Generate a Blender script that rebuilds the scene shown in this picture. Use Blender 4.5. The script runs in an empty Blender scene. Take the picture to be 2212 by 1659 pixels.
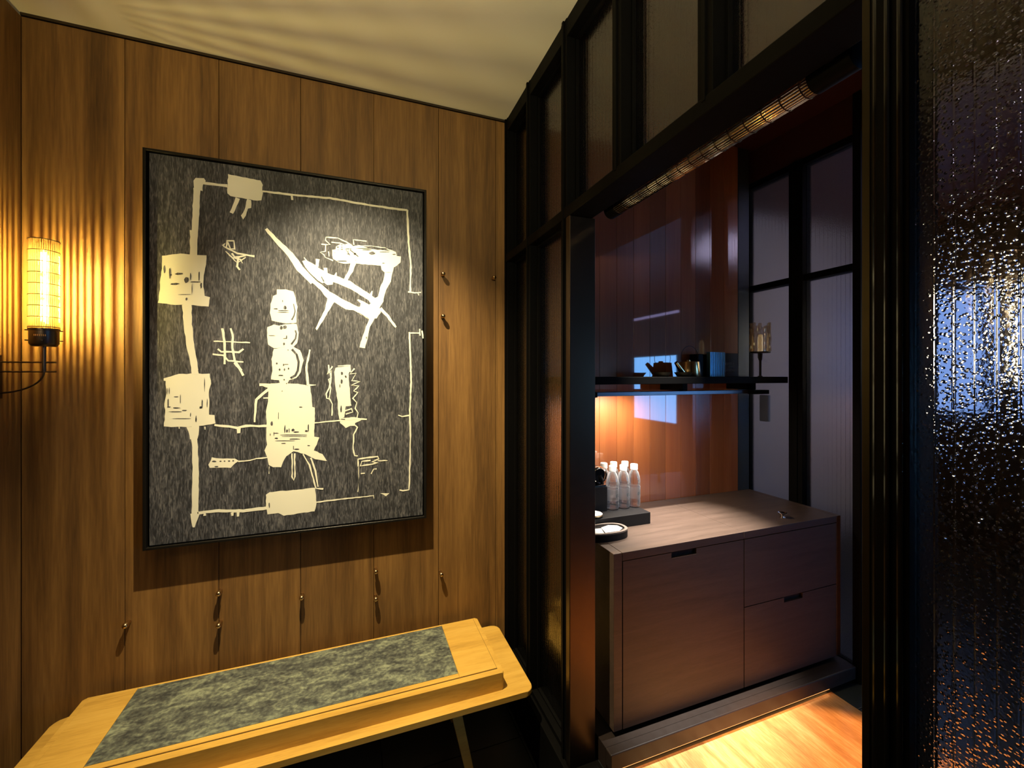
import bpy, bmesh, math, random
from mathutils import Vector, Matrix
random.seed(7)
C = bpy.context.scene.collection
S = bpy.context.scene
# ------------------------------------------------------------------ camera
CZ = 1.45
YAW = math.radians(20.4)
FPX = 915.0
cd = bpy.data.cameras.new('camera'); cam = bpy.data.objects.new('camera', cd); C.objects.link(cam)
cd.sensor_width = 36; cd.lens = FPX / 2212 * 36; cd.clip_start = 0.02
cd.shift_y = -18.5 / 2212
cam.location = (0, 0, CZ); cam.rotation_euler = (math.pi / 2, 0, -YAW)
S.camera = cam
# ------------------------------------------------------------------ world, exposure
w = bpy.data.worlds.new('world'); S.world = w; w.use_nodes = True
w.node_tree.nodes['Background'].inputs[0].default_value = (0.5, 0.5, 0.6, 1)
w.node_tree.nodes['Background'].inputs[1].default_value = 0.003
S.view_settings.view_transform = 'Standard'; S.view_settings.look = 'None'
S.view_settings.gamma = 1; S.view_settings.use_curve_mapping = False
S.view_settings.exposure = 0.0
S.cycles.max_bounces = 10; S.cycles.diffuse_bounces = 4; S.cycles.glossy_bounces = 5
S.cycles.transmission_bounces = 8; S.cycles.transparent_max_bounces = 16
S.cycles.sample_clamp_indirect = 4.0; S.cycles.caustics_refractive = True; S.cycles.caustics_reflective = True
S.cycles.use_denoising = True

# ------------------------------------------------------------------ lights
def spot(name, loc, target, power, col, angle, blend=0.4, radius=0.02):
    l = bpy.data.lights.new(name, 'SPOT'); l.energy = power; l.color = col; l.spot_size = math.radians(angle)
    l.spot_blend = blend; l.shadow_soft_size = radius
    o = bpy.data.objects.new(name, l); C.objects.link(o); o.location = loc
    o.rotation_euler = (Vector(target) - Vector(loc)).to_track_quat('-Z', 'Y').to_euler(); return o
def area(name, loc, target, power, col, sx, sy):
    l = bpy.data.lights.new(name, 'AREA'); l.energy = power; l.color = col; l.shape = 'RECTANGLE'; l.size = sx; l.size_y = sy
    o = bpy.data.objects.new(name, l); C.objects.link(o); o.location = loc
    o.rotation_euler = (Vector(target) - Vector(loc)).to_track_quat('-Z', 'Y').to_euler(); return o
# ceiling downlight washing the artwork and the bench (out of frame, above)
spot('picture_downlight', (-0.18, 1.33, 2.76), (0.22, 2.0, 0.18), 420, (1.0, 0.83, 0.52), 80, 1.0, 0.012)
# added unseen fill behind the camera, brightens the ceiling
spot('ceiling_fill', (0.05, -0.6, 1.95), (0.15, 1.15, 2.79), 125, (1.0, 0.86, 0.50), 78, 1.0, 0.05)
# alcove downlight under the shelf onto the sideboard
area('shelf_downlight', (1.22, 1.722, 1.345), (1.25, 1.79, 0.70), 7, (1.0, 0.84, 0.66), 0.16, 0.05)
spot('counter_spot', (1.36, 1.34, 2.74), (1.38, 1.53, 0.78), 1250, (1.0, 0.92, 0.82), 27, 1.0, 0.02)
# warm light on the alcove floor
spot('floor_spot', (1.55, 0.60, 2.74), (1.58, 0.80, 0.0), 600, (1.0, 0.50, 0.17), 24, 0.2, 0.02)
# added lilac fill for the room behind the side panes
area('beyond_fill', (3.4, 0.6, 2.75), (3.2, 1.6, 0.9), 3.5, (0.72, 0.66, 1.0), 0.5, 0.5)

# ------------------------------------------------------------------ mesh helpers
def new_bm(): return bmesh.new()
def box(bm, x0, x1, y0, y1, z0, z1, bev=0.0):
    vs = [bm.verts.new((x, y, z)) for x in (x0, x1) for y in (y0, y1) for z in (z0, z1)]
    a = vs
    fs = [(0,1,3,2), (4,6,7,5), (0,4,5,1), (2,3,7,6), (0,2,6,4), (1,5,7,3)]
    faces = [bm.faces.new([a[i] for i in f]) for f in fs]
    if bev > 0:
        es = set(e for f in faces for e in f.edges)
        bmesh.ops.bevel(bm, geom=list(es), offset=bev, segments=3, profile=0.5, affect='EDGES')
def rbox(bm, x0, x1, y0, y1, z0, z1, r, bev=0.0, seg=8, squeeze=None):
    """box with vertical edges rounded by r and small bevel on top/bottom edges"""
    pts = []
    for cx, cy, a0 in ((x1-r, y1-r, 0), (x0+r, y1-r, 90), (x0+r, y0+r, 180), (x1-r, y0+r, 270)):
        for k in range(seg + 1):
            a = math.radians(a0 + 90 * k / seg); pts.append((cx + r * math.cos(a), cy + r * math.sin(a)))
    prism(bm, pts, z0, z1, bev)
def prism(bm, pts, z0, z1, bev=0.0):
    b = [bm.verts.new((p[0], p[1], z0)) for p in pts]; t = [bm.verts.new((p[0], p[1], z1)) for p in pts]
    n = len(pts)
    fb = bm.faces.new(b[::-1]); ft = bm.faces.new(t)
    for i in range(n): bm.faces.new((b[i], b[(i+1) % n], t[(i+1) % n], t[i]))
    if bev > 0:
        bmesh.ops.bevel(bm, geom=list(ft.edges) + list(fb.edges), offset=bev, segments=2, profile=0.5, affect='EDGES')
def tube(bm, p0, p1, r, seg=12, r2=None, caps=True):
    p0 = Vector(p0); p1 = Vector(p1); d = (p1 - p0).normalized(); r2 = r if r2 is None else r2
    up = Vector((0, 0, 1)) if abs(d.z) < 0.9 else Vector((1, 0, 0))
    a = d.cross(up).normalized(); b = d.cross(a)
    def ring(p, rr): return [bm.verts.new(p + (a*math.cos(2*math.pi*k/seg) + b*math.sin(2*math.pi*k/seg))*rr) for k in range(seg)]
    A = ring(p0, r); B = ring(p1, r2)
    for k in range(seg): bm.faces.new((A[k], A[(k+1) % seg], B[(k+1) % seg], B[k]))
    if caps: bm.faces.new(A[::-1]); bm.faces.new(B)
def path(bm, pts, r, seg=10, closed=False):
    pts = [Vector(p) for p in pts]; n = len(pts); rings = []
    prev = None
    for i, p in enumerate(pts):
        if closed: d = (pts[(i+1) % n] - pts[i-1]).normalized()
        else: d = (pts[min(i+1, n-1)] - pts[max(i-1, 0)]).normalized()
        if prev is None:
            up = Vector((0, 0, 1)) if abs(d.z) < 0.9 else Vector((0, 1, 0)); a = d.cross(up).normalized()
        else: a = (prev - d * prev.dot(d)).normalized()
        prev = a; b = d.cross(a)
        rings.append([bm.verts.new(p + (a*math.cos(2*math.pi*k/seg) + b*math.sin(2*math.pi*k/seg))*r) for k in range(seg)])
    for i in range(n if closed else n - 1):
        A = rings[i]; B = rings[(i+1) % n]
        for k in range(seg): bm.faces.new((A[k], A[(k+1) % seg], B[(k+1) % seg], B[k]))
    if not closed: bm.faces.new(rings[0][::-1]); bm.faces.new(rings[-1])
def lathe(bm, prof, c=(0, 0, 0), seg=28, axis='Z', sx=1.0, sy=1.0):
    """prof: list of (r,h) from bottom to top"""
    c = Vector(c); rings = []
    for r, h in prof:
        ring = []
        if r < 1e-6: ring = [bm.verts.new(c + (Vector((0, 0, h)) if axis == 'Z' else Vector((0, h, 0)) if axis == 'Y' else Vector((h, 0, 0))))]
        else:
            for k in range(seg):
                a = 2*math.pi*k/seg; x = r*math.cos(a)*sx; y = r*math.sin(a)*sy
                v = Vector((x, y, h)) if axis == 'Z' else (Vector((x, h, y)) if axis == 'Y' else Vector((h, x, y)))
                ring.append(bm.verts.new(c + v))
        rings.append(ring)
    for A, B in zip(rings, rings[1:]):
        for k in range(seg):
            k2 = (k+1) % seg
            if len(A) == 1 and len(B) == 1: continue
            if len(A) == 1: bm.faces.new((A[0], B[k2], B[k]))
            elif len(B) == 1: bm.faces.new((A[k], A[k2], B[0]))
            else: bm.faces.new((A[k], A[k2], B[k2], B[k]))
def obj(name, bm, m, parent=None, smooth=False, origin=None):
    bmesh.ops.recalc_face_normals(bm, faces=bm.faces)
    me = bpy.data.meshes.new(name); bm.to_mesh(me); bm.free()
    if m: me.materials.append(m)
    o = bpy.data.objects.new(name, me); C.objects.link(o)
    if smooth:
        me.shade_smooth()
        md = None
        try:
            me.set_sharp_from_angle(angle=math.radians(35))
        except Exception: pass
    if parent:
        o.parent = parent
        o.matrix_parent_inverse = Matrix.Translation(-parent.location) @ Matrix.Identity(4)
        if parent.type != 'EMPTY': o.matrix_parent_inverse = Matrix.Identity(4)
    return o
def tag(o, label, cat, group=None, kind=None):
    o['label'] = label; o['category'] = cat
    if group: o['group'] = group
    if kind: o['kind'] = kind
    return o
def thing(name, label, cat, loc, group=None):
    o = bpy.data.objects.new(name, None); C.objects.link(o); o.location = loc; o.empty_display_size = 0.05
    return tag(o, label, cat, group)
def struct(o, label=None, cat=None):
    o['kind'] = 'structure'
    if label: o['label'] = label
    if cat: o['category'] = cat
    return o

# ------------------------------------------------------------------ materials
def mat(name):
    m = bpy.data.materials.new(name); m.use_nodes = True; nt = m.node_tree
    return m, nt, nt.nodes['Principled BSDF']
def N(nt, t, **k):
    n = nt.nodes.new(t)
    for a, b in k.items(): setattr(n, a, b)
    return n
def simple(name, col, rough=0.5, metal=0.0, spec=0.5, emit=None, es=0.0, coat=0.0, coatr=0.1):
    m, nt, p = mat(name)
    p.inputs['Base Color'].default_value = (*col, 1); p.inputs['Roughness'].default_value = rough
    p.inputs['Metallic'].default_value = metal; p.inputs['Specular IOR Level'].default_value = spec
    p.inputs['Coat Weight'].default_value = coat; p.inputs['Coat Roughness'].default_value = coatr
    if emit: p.inputs['Emission Color'].default_value = (*emit, 1); p.inputs['Emission Strength'].default_value = es
    # faint surface variation
    tc = N(nt, 'ShaderNodeTexCoord'); no = N(nt, 'ShaderNodeTexNoise'); no.inputs['Scale'].default_value = 40
    no.inputs['Detail'].default_value = 4
    mr = N(nt, 'ShaderNodeMapRange'); mr.inputs['To Min'].default_value = max(0.02, rough - 0.06); mr.inputs['To Max'].default_value = min(1, rough + 0.06)
    nt.links.new(tc.outputs['Object'], no.inputs['Vector']); nt.links.new(no.outputs['Fac'], mr.inputs['Value'])
    nt.links.new(mr.outputs['Result'], p.inputs['Roughness'])
    return m
def wood(name, stops, axis='Z', plank=None, plank_axis='X', offset=0.0, var=0.5, rough=0.45, coat=0.0, coatr=0.12, scale=1.0, stretch=0.06, bump=0.15, coarse=3.0, coatior=1.5):
    """grain running along axis; optional per-plank variation"""
    m, nt, p = mat(name); L = nt.links.new
    tc = N(nt, 'ShaderNodeTexCoord'); sep = N(nt, 'ShaderNodeSeparateXYZ'); L(tc.outputs['Object'], sep.inputs[0])
    idx = None
    if plank:
        a = N(nt, 'ShaderNodeMath', operation='ADD'); L(sep.outputs[plank_axis], a.inputs[0]); a.inputs[1].default_value = -offset
        d = N(nt, 'ShaderNodeMath', operation='DIVIDE'); L(a.outputs[0], d.inputs[0]); d.inputs[1].default_value = plank
        f = N(nt, 'ShaderNodeMath', operation='FLOOR'); L(d.outputs[0], f.inputs[0])
        wn = N(nt, 'ShaderNodeTexWhiteNoise', noise_dimensions='1D'); L(f.outputs[0], wn.inputs['W']); idx = wn
    mp = N(nt, 'ShaderNodeMapping'); L(tc.outputs['Object'], mp.inputs['Vector'])
    sc = [14*scale]*3; sc['XYZ'.index(axis)] = 14*scale*stretch; mp.inputs['Scale'].default_value = sc
    vec = mp.outputs['Vector']
    if idx:
        va = N(nt, 'ShaderNodeVectorMath', operation='MULTIPLY_ADD')
        va.inputs[1].default_value = (20, 20, 20); L(idx.outputs['Color'], va.inputs[0]); L(vec, va.inputs[2]); vec = va.outputs[0]
    n1 = N(nt, 'ShaderNodeTexNoise'); n1.inputs['Scale'].default_value = 1.0; n1.inputs['Detail'].default_value = 6; n1.inputs['Roughness'].default_value = 0.62
    n1.inputs['Distortion'].default_value = 0.6; L(vec, n1.inputs['Vector'])
    mp2 = N(nt, 'ShaderNodeMapping'); L(vec, mp2.inputs['Vector']); mp2.inputs['Scale'].default_value = (8, 8, 8)
    n2 = N(nt, 'ShaderNodeTexNoise'); n2.inputs['Scale'].default_value = 1.5; n2.inputs['Detail'].default_value = 4; L(mp2.outputs[0], n2.inputs['Vector'])
    mx = N(nt, 'ShaderNodeMath', operation='MULTIPLY_ADD'); L(n2.outputs['Fac'], mx.inputs[0]); mx.inputs[1].default_value = 0.30
    n1s = N(nt, 'ShaderNodeMath', operation='MULTIPLY'); L(n1.outputs['Fac'], n1s.inputs[0]); n1s.inputs[1].default_value = 0.72; L(n1s.outputs[0], mx.inputs[2])
    cr = N(nt, 'ShaderNodeValToRGB'); L(mx.outputs[0], cr.inputs['Fac'])
    el = cr.color_ramp.elements; el[0].position = 0.30; el[0].color = (*stops[0], 1); el[1].position = 0.72; el[1].color = (*stops[-1], 1)
    if len(stops) > 2:
        e = el.new(0.5); e.color = (*stops[1], 1)
    col = cr.outputs['Color']
    if idx:
        hv = N(nt, 'ShaderNodeHueSaturation'); mr = N(nt, 'ShaderNodeMapRange'); L(idx.outputs['Value'], mr.inputs['Value'])
        mr.inputs['To Min'].default_value = 1 - var/2; mr.inputs['To Max'].default_value = 1 + var/2
        L(mr.outputs[0], hv.inputs['Value']); L(col, hv.inputs['Color']); col = hv.outputs['Color']
    L(col, p.inputs['Base Color']); p.inputs['Roughness'].default_value = rough
    p.inputs['Coat Weight'].default_value = coat; p.inputs['Coat Roughness'].default_value = coatr; p.inputs['Coat IOR'].default_value = coatior
    bp = N(nt, 'ShaderNodeBump'); bp.inputs['Strength'].default_value = bump; bp.inputs['Distance'].default_value = 0.002
    L(mx.outputs[0], bp.inputs['Height']); L(bp.outputs[0], p.inputs['Normal'])
    return m
def ribbed_glass(name, tint, rib_axis='Y', period=0.0205, rough=0.10, bubble=1.0, rib=0.6, noise_scale=260, ior=1.45):
    m, nt, p = mat(name); L = nt.links.new
    p.inputs['Base Color'].default_value = (*tint, 1); p.inputs['Roughness'].default_value = rough
    p.inputs['Transmission Weight'].default_value = 1.0; p.inputs['IOR'].default_value = ior
    tc = N(nt, 'ShaderNodeTexCoord'); sep = N(nt, 'ShaderNodeSeparateXYZ'); L(tc.outputs['Object'], sep.inputs[0])
    a = N(nt, 'ShaderNodeMath', operation='MULTIPLY'); L(sep.outputs[rib_axis], a.inputs[0]); a.inputs[1].default_value = math.pi/period
    s = N(nt, 'ShaderNodeMath', operation='SINE'); L(a.outputs[0], s.inputs[0])
    ab = N(nt, 'ShaderNodeMath', operation='ABSOLUTE'); L(s.outputs[0], ab.inputs[0])
    gr = N(nt, 'ShaderNodeMapRange', interpolation_type='SMOOTHSTEP'); L(ab.outputs[0], gr.inputs['Value']); gr.inputs['From Max'].default_value = 0.30
    sm = N(nt, 'ShaderNodeMath', operation='MULTIPLY_ADD'); L(ab.outputs[0], sm.inputs[0]); sm.inputs[1].default_value = 0.5; L(gr.outputs[0], sm.inputs[2])
    b1 = N(nt, 'ShaderNodeBump'); b1.inputs['Strength'].default_value = rib; b1.inputs['Distance'].default_value = 0.0012; L(sm.outputs[0], b1.inputs['Height'])
    no = N(nt, 'ShaderNodeTexNoise'); no.inputs['Scale'].default_value = noise_scale*0.6; no.inputs['Detail'].default_value = 2; L(tc.outputs['Object'], no.inputs['Vector'])
    vo = N(nt, 'ShaderNodeTexVoronoi'); vo.feature = 'F1'; vo.inputs['Scale'].default_value = noise_scale; vo.inputs['Randomness'].default_value = 1.0; L(tc.outputs['Object'], vo.inputs['Vector'])
    dt = N(nt, 'ShaderNodeMapRange', interpolation_type='SMOOTHSTEP'); L(vo.outputs['Distance'], dt.inputs['Value']); dt.inputs['From Min'].default_value = 0.0; dt.inputs['From Max'].default_value = 0.42; dt.inputs['To Min'].default_value = 1.0; dt.inputs['To Max'].default_value = 0.0
    ad = N(nt, 'ShaderNodeMath', operation='MULTIPLY_ADD'); L(no.outputs['Fac'], ad.inputs[0]); ad.inputs[1].default_value = 0.5; L(dt.outputs[0], ad.inputs[2])
    b2 = N(nt, 'ShaderNodeBump'); b2.inputs['Strength'].default_value = bubble; b2.inputs['Distance'].default_value = 0.0008
    L(ad.outputs[0], b2.inputs['Height']); L(b1.outputs[0], b2.inputs['Normal']); L(b2.outputs[0], p.inputs['Normal'])
    return m

M = {}
M['walnut'] = wood('walnut_panelling', [(0.075, 0.034, 0.008), (0.190, 0.092, 0.021), (0.32, 0.165, 0.042)], 'Z', 0.31, 'X', 0.70, 0.35, 0.60, stretch=0.05)
M['walnut_side'] = wood('walnut_side', [(0.075, 0.034, 0.008), (0.190, 0.092, 0.021), (0.32, 0.165, 0.042)], 'Z', 0.31, 'Y', 2.10, 0.35, 0.60, stretch=0.05)
M['orange'] = wood('russet_lacquered_wood', [(0.27, 0.072, 0.018), (0.34, 0.105, 0.026), (0.40, 0.135, 0.036)], 'Z', 0.104, 'X', 1.380, 0.55, 0.5, coat=1.0, coatr=0.03, stretch=0.04, bump=0.05, scale=0.8, coatior=1.9)
M['oak'] = wood('pale_oak', [(0.40, 0.22, 0.038), (0.58, 0.335, 0.060), (0.68, 0.42, 0.09)], 'X', None, rough=0.38, stretch=0.10, bump=0.08, scale=1.3)
M['veneer'] = wood('brown_veneer', [(0.040, 0.025, 0.018), (0.062, 0.040, 0.029), (0.085, 0.056, 0.042)], 'X', None, rough=0.45, stretch=0.08, bump=0.08, scale=2.0)
M['top'] = wood('counter_veneer', [(0.42, 0.35, 0.29), (0.52, 0.44, 0.37), (0.60, 0.52, 0.45)], 'X', None, rough=0.42, stretch=0.12, bump=0.05, scale=1.4)
M['floorwood'] = wood('honey_travertine', [(0.30, 0.13, 0.045), (0.55, 0.27, 0.10), (0.80, 0.50, 0.24)], 'Y', None, rough=0.25, stretch=0.12, bump=0.05, scale=1.2, coat=0.6, coatr=0.12)
M['black'] = simple('blackened_steel', (0.0030, 0.0028, 0.0026), 0.55, 0.0, 0.06)
M['bronze'] = simple('dark_bronze_metal', (0.085, 0.068, 0.055), 0.38, 1.0)
M['olive'] = simple('olive_bronze_metal', (0.035, 0.029, 0.018), 0.42, 1.0)
M['brass'] = simple('aged_brass', (0.55, 0.38, 0.18), 0.28, 1.0)
M['ceiling'] = simple('cream_ceiling_paint', (0.80, 0.76, 0.62), 0.85)
M['darkwood'] = simple('dark_red_wood', (0.06, 0.016, 0.010), 0.5)
M['blackgloss'] = simple('black_gloss_plastic', (0.008, 0.008, 0.009), 0.08)
M['blackmatt'] = simple('black_matt', (0.006, 0.0055, 0.006), 0.55, 0.0, 0.2)
M['chrome'] = simple('chrome', (0.85, 0.83, 0.80), 0.08, 1.0)
M['white'] = simple('white_plastic', (0.85, 0.85, 0.85), 0.4)
M['paper'] = simple('white_paper', (0.85, 0.86, 0.90), 0.7)
M['inkblue'] = simple('blue_ink', (0.03, 0.04, 0.15), 0.6)
M['gold'] = simple('polished_gold', (0.75, 0.55, 0.28), 0.22, 1.0)
M['cream'] = simple('cream_paint', (0.76, 0.74, 0.58), 0.7)
M['greyink'] = simple('grey_print', (0.05, 0.07, 0.08), 0.7)
M['tile'] = simple('dark_slate_tile', (0.022, 0.026, 0.026), 0.32)
M['lilac'] = simple('pale_plaster', (0.55, 0.52, 0.60), 0.9)
M['darkbook'] = simple('navy_book_cloth', (0.012, 0.016, 0.035), 0.5)
M['faintprint'] = simple('faint_grey_lettering', (0.14, 0.15, 0.19), 0.5)
M['bluebook'] = simple('sky_blue_ribbed_card', (0.35, 0.72, 0.98), 0.38, 0.9)
M['frame'] = simple('black_frame_metal', (0.02, 0.018, 0.015), 0.35, 0.6)
M['groove'] = simple('groove_shade', (0.01, 0.006, 0.004), 0.8)
M['pane_near'] = ribbed_glass('textured_glass_near', (0.62, 0.60, 0.55), 'Y', 0.0205, 0.07, 0.8, 0.25, 170)
M['pane'] = ribbed_glass('ribbed_smoked_glass', (0.62, 0.60, 0.55), 'Y', 0.0205, 0.09, 0.24, 0.14, 200, 1.52)
M['panefar'] = ribbed_glass('ribbed_alcove_glass', (0.80, 0.78, 0.80), 'Y', 0.0205, 0.20, 0.2, 0.14, 150)
def emis(name, col, s):
    m, nt, p = mat(name); p.inputs['Base Color'].default_value = (0, 0, 0, 1)
    p.inputs['Emission Color'].default_value = (*col, 1); p.inputs['Emission Strength'].default_value = s; return m
M['bulb'] = emis('glowing_bulb', (1.0, 0.80, 0.26), 4000)
M['sky'] = emis('window_daylight', (0.17, 0.46, 1.0), 9)
M['led'] = emis('led_strip', (0.55, 0.5, 1.0), 2.0)
M['bluepanel'] = emis('window_daylight_side', (0.20, 0.36, 0.9), 1.6)
M['warmshade'] = emis('lit_lamp_shade', (1.0, 0.86, 0.62), 7.0)
def mix_glass(name, col, transp, gloss_rough=0.1, diff=0.25):
    m, nt, p = mat(name); L = nt.links.new
    nt.nodes.remove(p); out = nt.nodes['Material Output']
    tr = N(nt, 'ShaderNodeBsdfTransparent'); tr.inputs[0].default_value = (*col, 1)
    gl = N(nt, 'ShaderNodeBsdfGlossy'); gl.inputs['Color'].default_value = (1, 0.95, 0.85, 1); gl.inputs['Roughness'].default_value = gloss_rough
    tl = N(nt, 'ShaderNodeBsdfTranslucent'); tl.inputs[0].default_value = (*col, 1)
    m1 = N(nt, 'ShaderNodeMixShader'); m1.inputs[0].default_value = diff; L(gl.outputs[0], m1.inputs[1]); L(tl.outputs[0], m1.inputs[2])
    m2 = N(nt, 'ShaderNodeMixShader'); m2.inputs[0].default_value = transp; L(m1.outputs[0], m2.inputs[1]); L(tr.outputs[0], m2.inputs[2])
    L(m2.outputs[0], out.inputs['Surface']); return m
M['rod'] = mix_glass('amber_glass_rod', (1.0, 0.74, 0.40), 0.26, 0.12, 0.20)
M['envelope'] = mix_glass('bulb_glass', (1.0, 0.95, 0.85), 0.96, 0.2, 0.9)
M['rod_dim'] = mix_glass('bronze_glass_rod', (0.42, 0.24, 0.12), 0.72, 0.08, 0.15)
def clear_plastic(name, tint):
    m, nt, p = mat(name); L = nt.links.new; nt.nodes.remove(p); out = nt.nodes['Material Output']
    tr = N(nt, 'ShaderNodeBsdfTransparent'); tr.inputs[0].default_value = (*tint, 1)
    gl = N(nt, 'ShaderNodeBsdfGlossy'); gl.inputs['Color'].default_value = (1, 1, 1, 1); gl.inputs['Roughness'].default_value = 0.06
    df = N(nt, 'ShaderNodeBsdfTranslucent'); df.inputs[0].default_value = (0.9, 0.92, 0.95, 1)
    fr = N(nt, 'ShaderNodeFresnel'); fr.inputs[0].default_value = 1.55
    lw = N(nt, 'ShaderNodeLayerWeight'); lw.inputs[0].default_value = 0.35
    m1 = N(nt, 'ShaderNodeMixShader'); L(fr.outputs[0], m1.inputs[0]); L(tr.outputs[0], m1.inputs[1]); L(gl.outputs[0], m1.inputs[2])
    mr = N(nt, 'ShaderNodeMapRange'); L(lw.outputs['Facing'], mr.inputs['Value']); mr.inputs['To Min'].default_value = 0.02; mr.inputs['To Max'].default_value = 0.42
    m2 = N(nt, 'ShaderNodeMixShader'); L(mr.outputs[0], m2.inputs[0]); L(m1.outputs[0], m2.inputs[1]); L(df.outputs[0], m2.inputs[2])
    L(m2.outputs[0], out.inputs['Surface']); return m
M['plastic'] = clear_plastic('clear_bottle_plastic', (0.95, 0.97, 1.0))
M['film'] = mix_glass('milky_label_film', (1.0, 1.0, 1.0), 0.72, 0.3, 0.8)
def board_mat():
    m, nt, p = mat('charcoal_stained_board'); L = nt.links.new
    tc = N(nt, 'ShaderNodeTexCoord'); mp = N(nt, 'ShaderNodeMapping'); mp.inputs['Scale'].default_value = (210, 210, 34); L(tc.outputs['Object'], mp.inputs[0])
    n = N(nt, 'ShaderNodeTexNoise'); n.inputs['Scale'].default_value = 1.0; n.inputs['Detail'].default_value = 3; n.inputs['Distortion'].default_value = 0.8; L(mp.outputs[0], n.inputs['Vector'])
    mp2 = N(nt, 'ShaderNodeMapping'); mp2.inputs['Scale'].default_value = (14, 14, 2.2); L(tc.outputs['Object'], mp2.inputs[0])
    n2 = N(nt, 'ShaderNodeTexNoise'); n2.inputs['Scale'].default_value = 1.0; n2.inputs['Detail'].default_value = 5; n2.inputs['Distortion'].default_value = 1.2; L(mp2.outputs[0], n2.inputs['Vector'])
    ad = N(nt, 'ShaderNodeMath', operation='MULTIPLY_ADD'); L(n2.outputs['Fac'], ad.inputs[0]); ad.inputs[1].default_value = 0.35; L(n.outputs['Fac'], ad.inputs[2])
    cr = N(nt, 'ShaderNodeValToRGB'); L(ad.outputs[0], cr.inputs[0]); e = cr.color_ramp.elements
    e[0].position = 0.56; e[0].color = (0.018, 0.019, 0.022, 1); e[1].position = 0.90; e[1].color = (0.145, 0.143, 0.142, 1)
    k = e.new(0.70); k.color = (0.052, 0.053, 0.060, 1)
    L(cr.outputs[0], p.inputs['Base Color']); p.inputs['Roughness'].default_value = 0.6
    bp = N(nt, 'ShaderNodeBump'); bp.inputs['Strength'].default_value = 0.3; bp.inputs['Distance'].default_value = 0.001; L(ad.outputs[0], bp.inputs['Height']); L(bp.outputs[0], p.inputs['Normal'])
    return m
M['board'] = board_mat()
def slate_mat():
    m, nt, p = mat('green_slate'); L = nt.links.new
    tc = N(nt, 'ShaderNodeTexCoord'); mp = N(nt, 'ShaderNodeMapping'); mp.inputs['Scale'].default_value = (12, 24, 10); mp.inputs['Rotation'].default_value = (0, 0, 0.12); L(tc.outputs['Object'], mp.inputs[0])
    n = N(nt, 'ShaderNodeTexNoise'); n.inputs['Scale'].default_value = 1.0; n.inputs['Detail'].default_value = 9; n.inputs['Roughness'].default_value = 0.68; n.inputs['Distortion'].default_value = 0.4; L(mp.outputs[0], n.inputs['Vector'])
    n2 = N(nt, 'ShaderNodeTexNoise'); n2.inputs['Scale'].default_value = 70; n2.inputs['Detail'].default_value = 5; L(tc.outputs['Object'], n2.inputs['Vector'])
    ad = N(nt, 'ShaderNodeMath', operation='MULTIPLY_ADD'); L(n2.outputs['Fac'], ad.inputs[0]); ad.inputs[1].default_value = 0.45; L(n.outputs['Fac'], ad.inputs[2])
    cr = N(nt, 'ShaderNodeValToRGB'); L(ad.outputs[0], cr.inputs[0]); e = cr.color_ramp.elements
    e[0].position = 0.58; e[0].color = (0.038, 0.042, 0.040, 1); e[1].position = 0.92; e[1].color = (0.26, 0.29, 0.19, 1)
    k = e.new(0.72); k.color = (0.095, 0.105, 0.085, 1)
    L(cr.outputs[0], p.inputs['Base Color']); p.inputs['Roughness'].default_value = 0.42
    bp = N(nt, 'ShaderNodeBump'); bp.inputs['Strength'].default_value = 0.5; bp.inputs['Distance'].default_value = 0.002; L(ad.outputs[0], bp.inputs['Height']); L(bp.outputs[0], p.inputs['Normal'])
    return m
M['slate'] = slate_mat()

# ------------------------------------------------------------------ setting
ZC = 2.79      # ceiling
ZF = -0.20     # floor of the entry, the alcove is one step up (z = 0)
YW = 2.10      # panelled wall
b = new_bm()
edges = [-1.155, -0.85, -0.535, -0.225, 0.085, 0.392, 0.690, 0.75]
for x0, x1 in zip(edges, edges[1:]): box(b, x0 + 0.001, x1 - 0.001, YW, YW + 0.02, ZF, ZC - 0.012, 0.0012)
box(b, -1.4, 0.9, YW + 0.018, YW + 0.10, ZF, ZC + 0.02)
struct(obj('wall_art', b, M['walnut']))
b = new_bm()
y = YW
while y > -2.9: box(b, -1.175, -1.155, y - 0.309, y - 0.001, ZF, ZC - 0.012, 0.0012); y -= 0.31
box(b, -1.25, -1.172, -3.0, YW + 0.05, ZF, ZC + 0.02)
struct(obj('wall_left', b, M['walnut_side']))
b = new_bm(); box(b, -1.3, 4.9, -3.1, -3.0, ZF, ZC); struct(obj('wall_rear', b, M['walnut_side']))
b = new_bm(); box(b, -1.3, 0.80, -3.0, YW + 0.1, ZC, ZC + 0.1); struct(obj('ceiling', b, M['ceiling']))
b = new_bm(); box(b, 0.80, 4.9, -3.0, 2.9, ZC, ZC + 0.1); struct(obj('ceiling_alcove', b, M['darkwood']))
b = new_bm(); box(b, -1.155, 0.74, YW - 0.006, YW + 0.004, ZC - 0.010, ZC); struct(obj('trim_1', b, M['bronze']))
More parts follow.
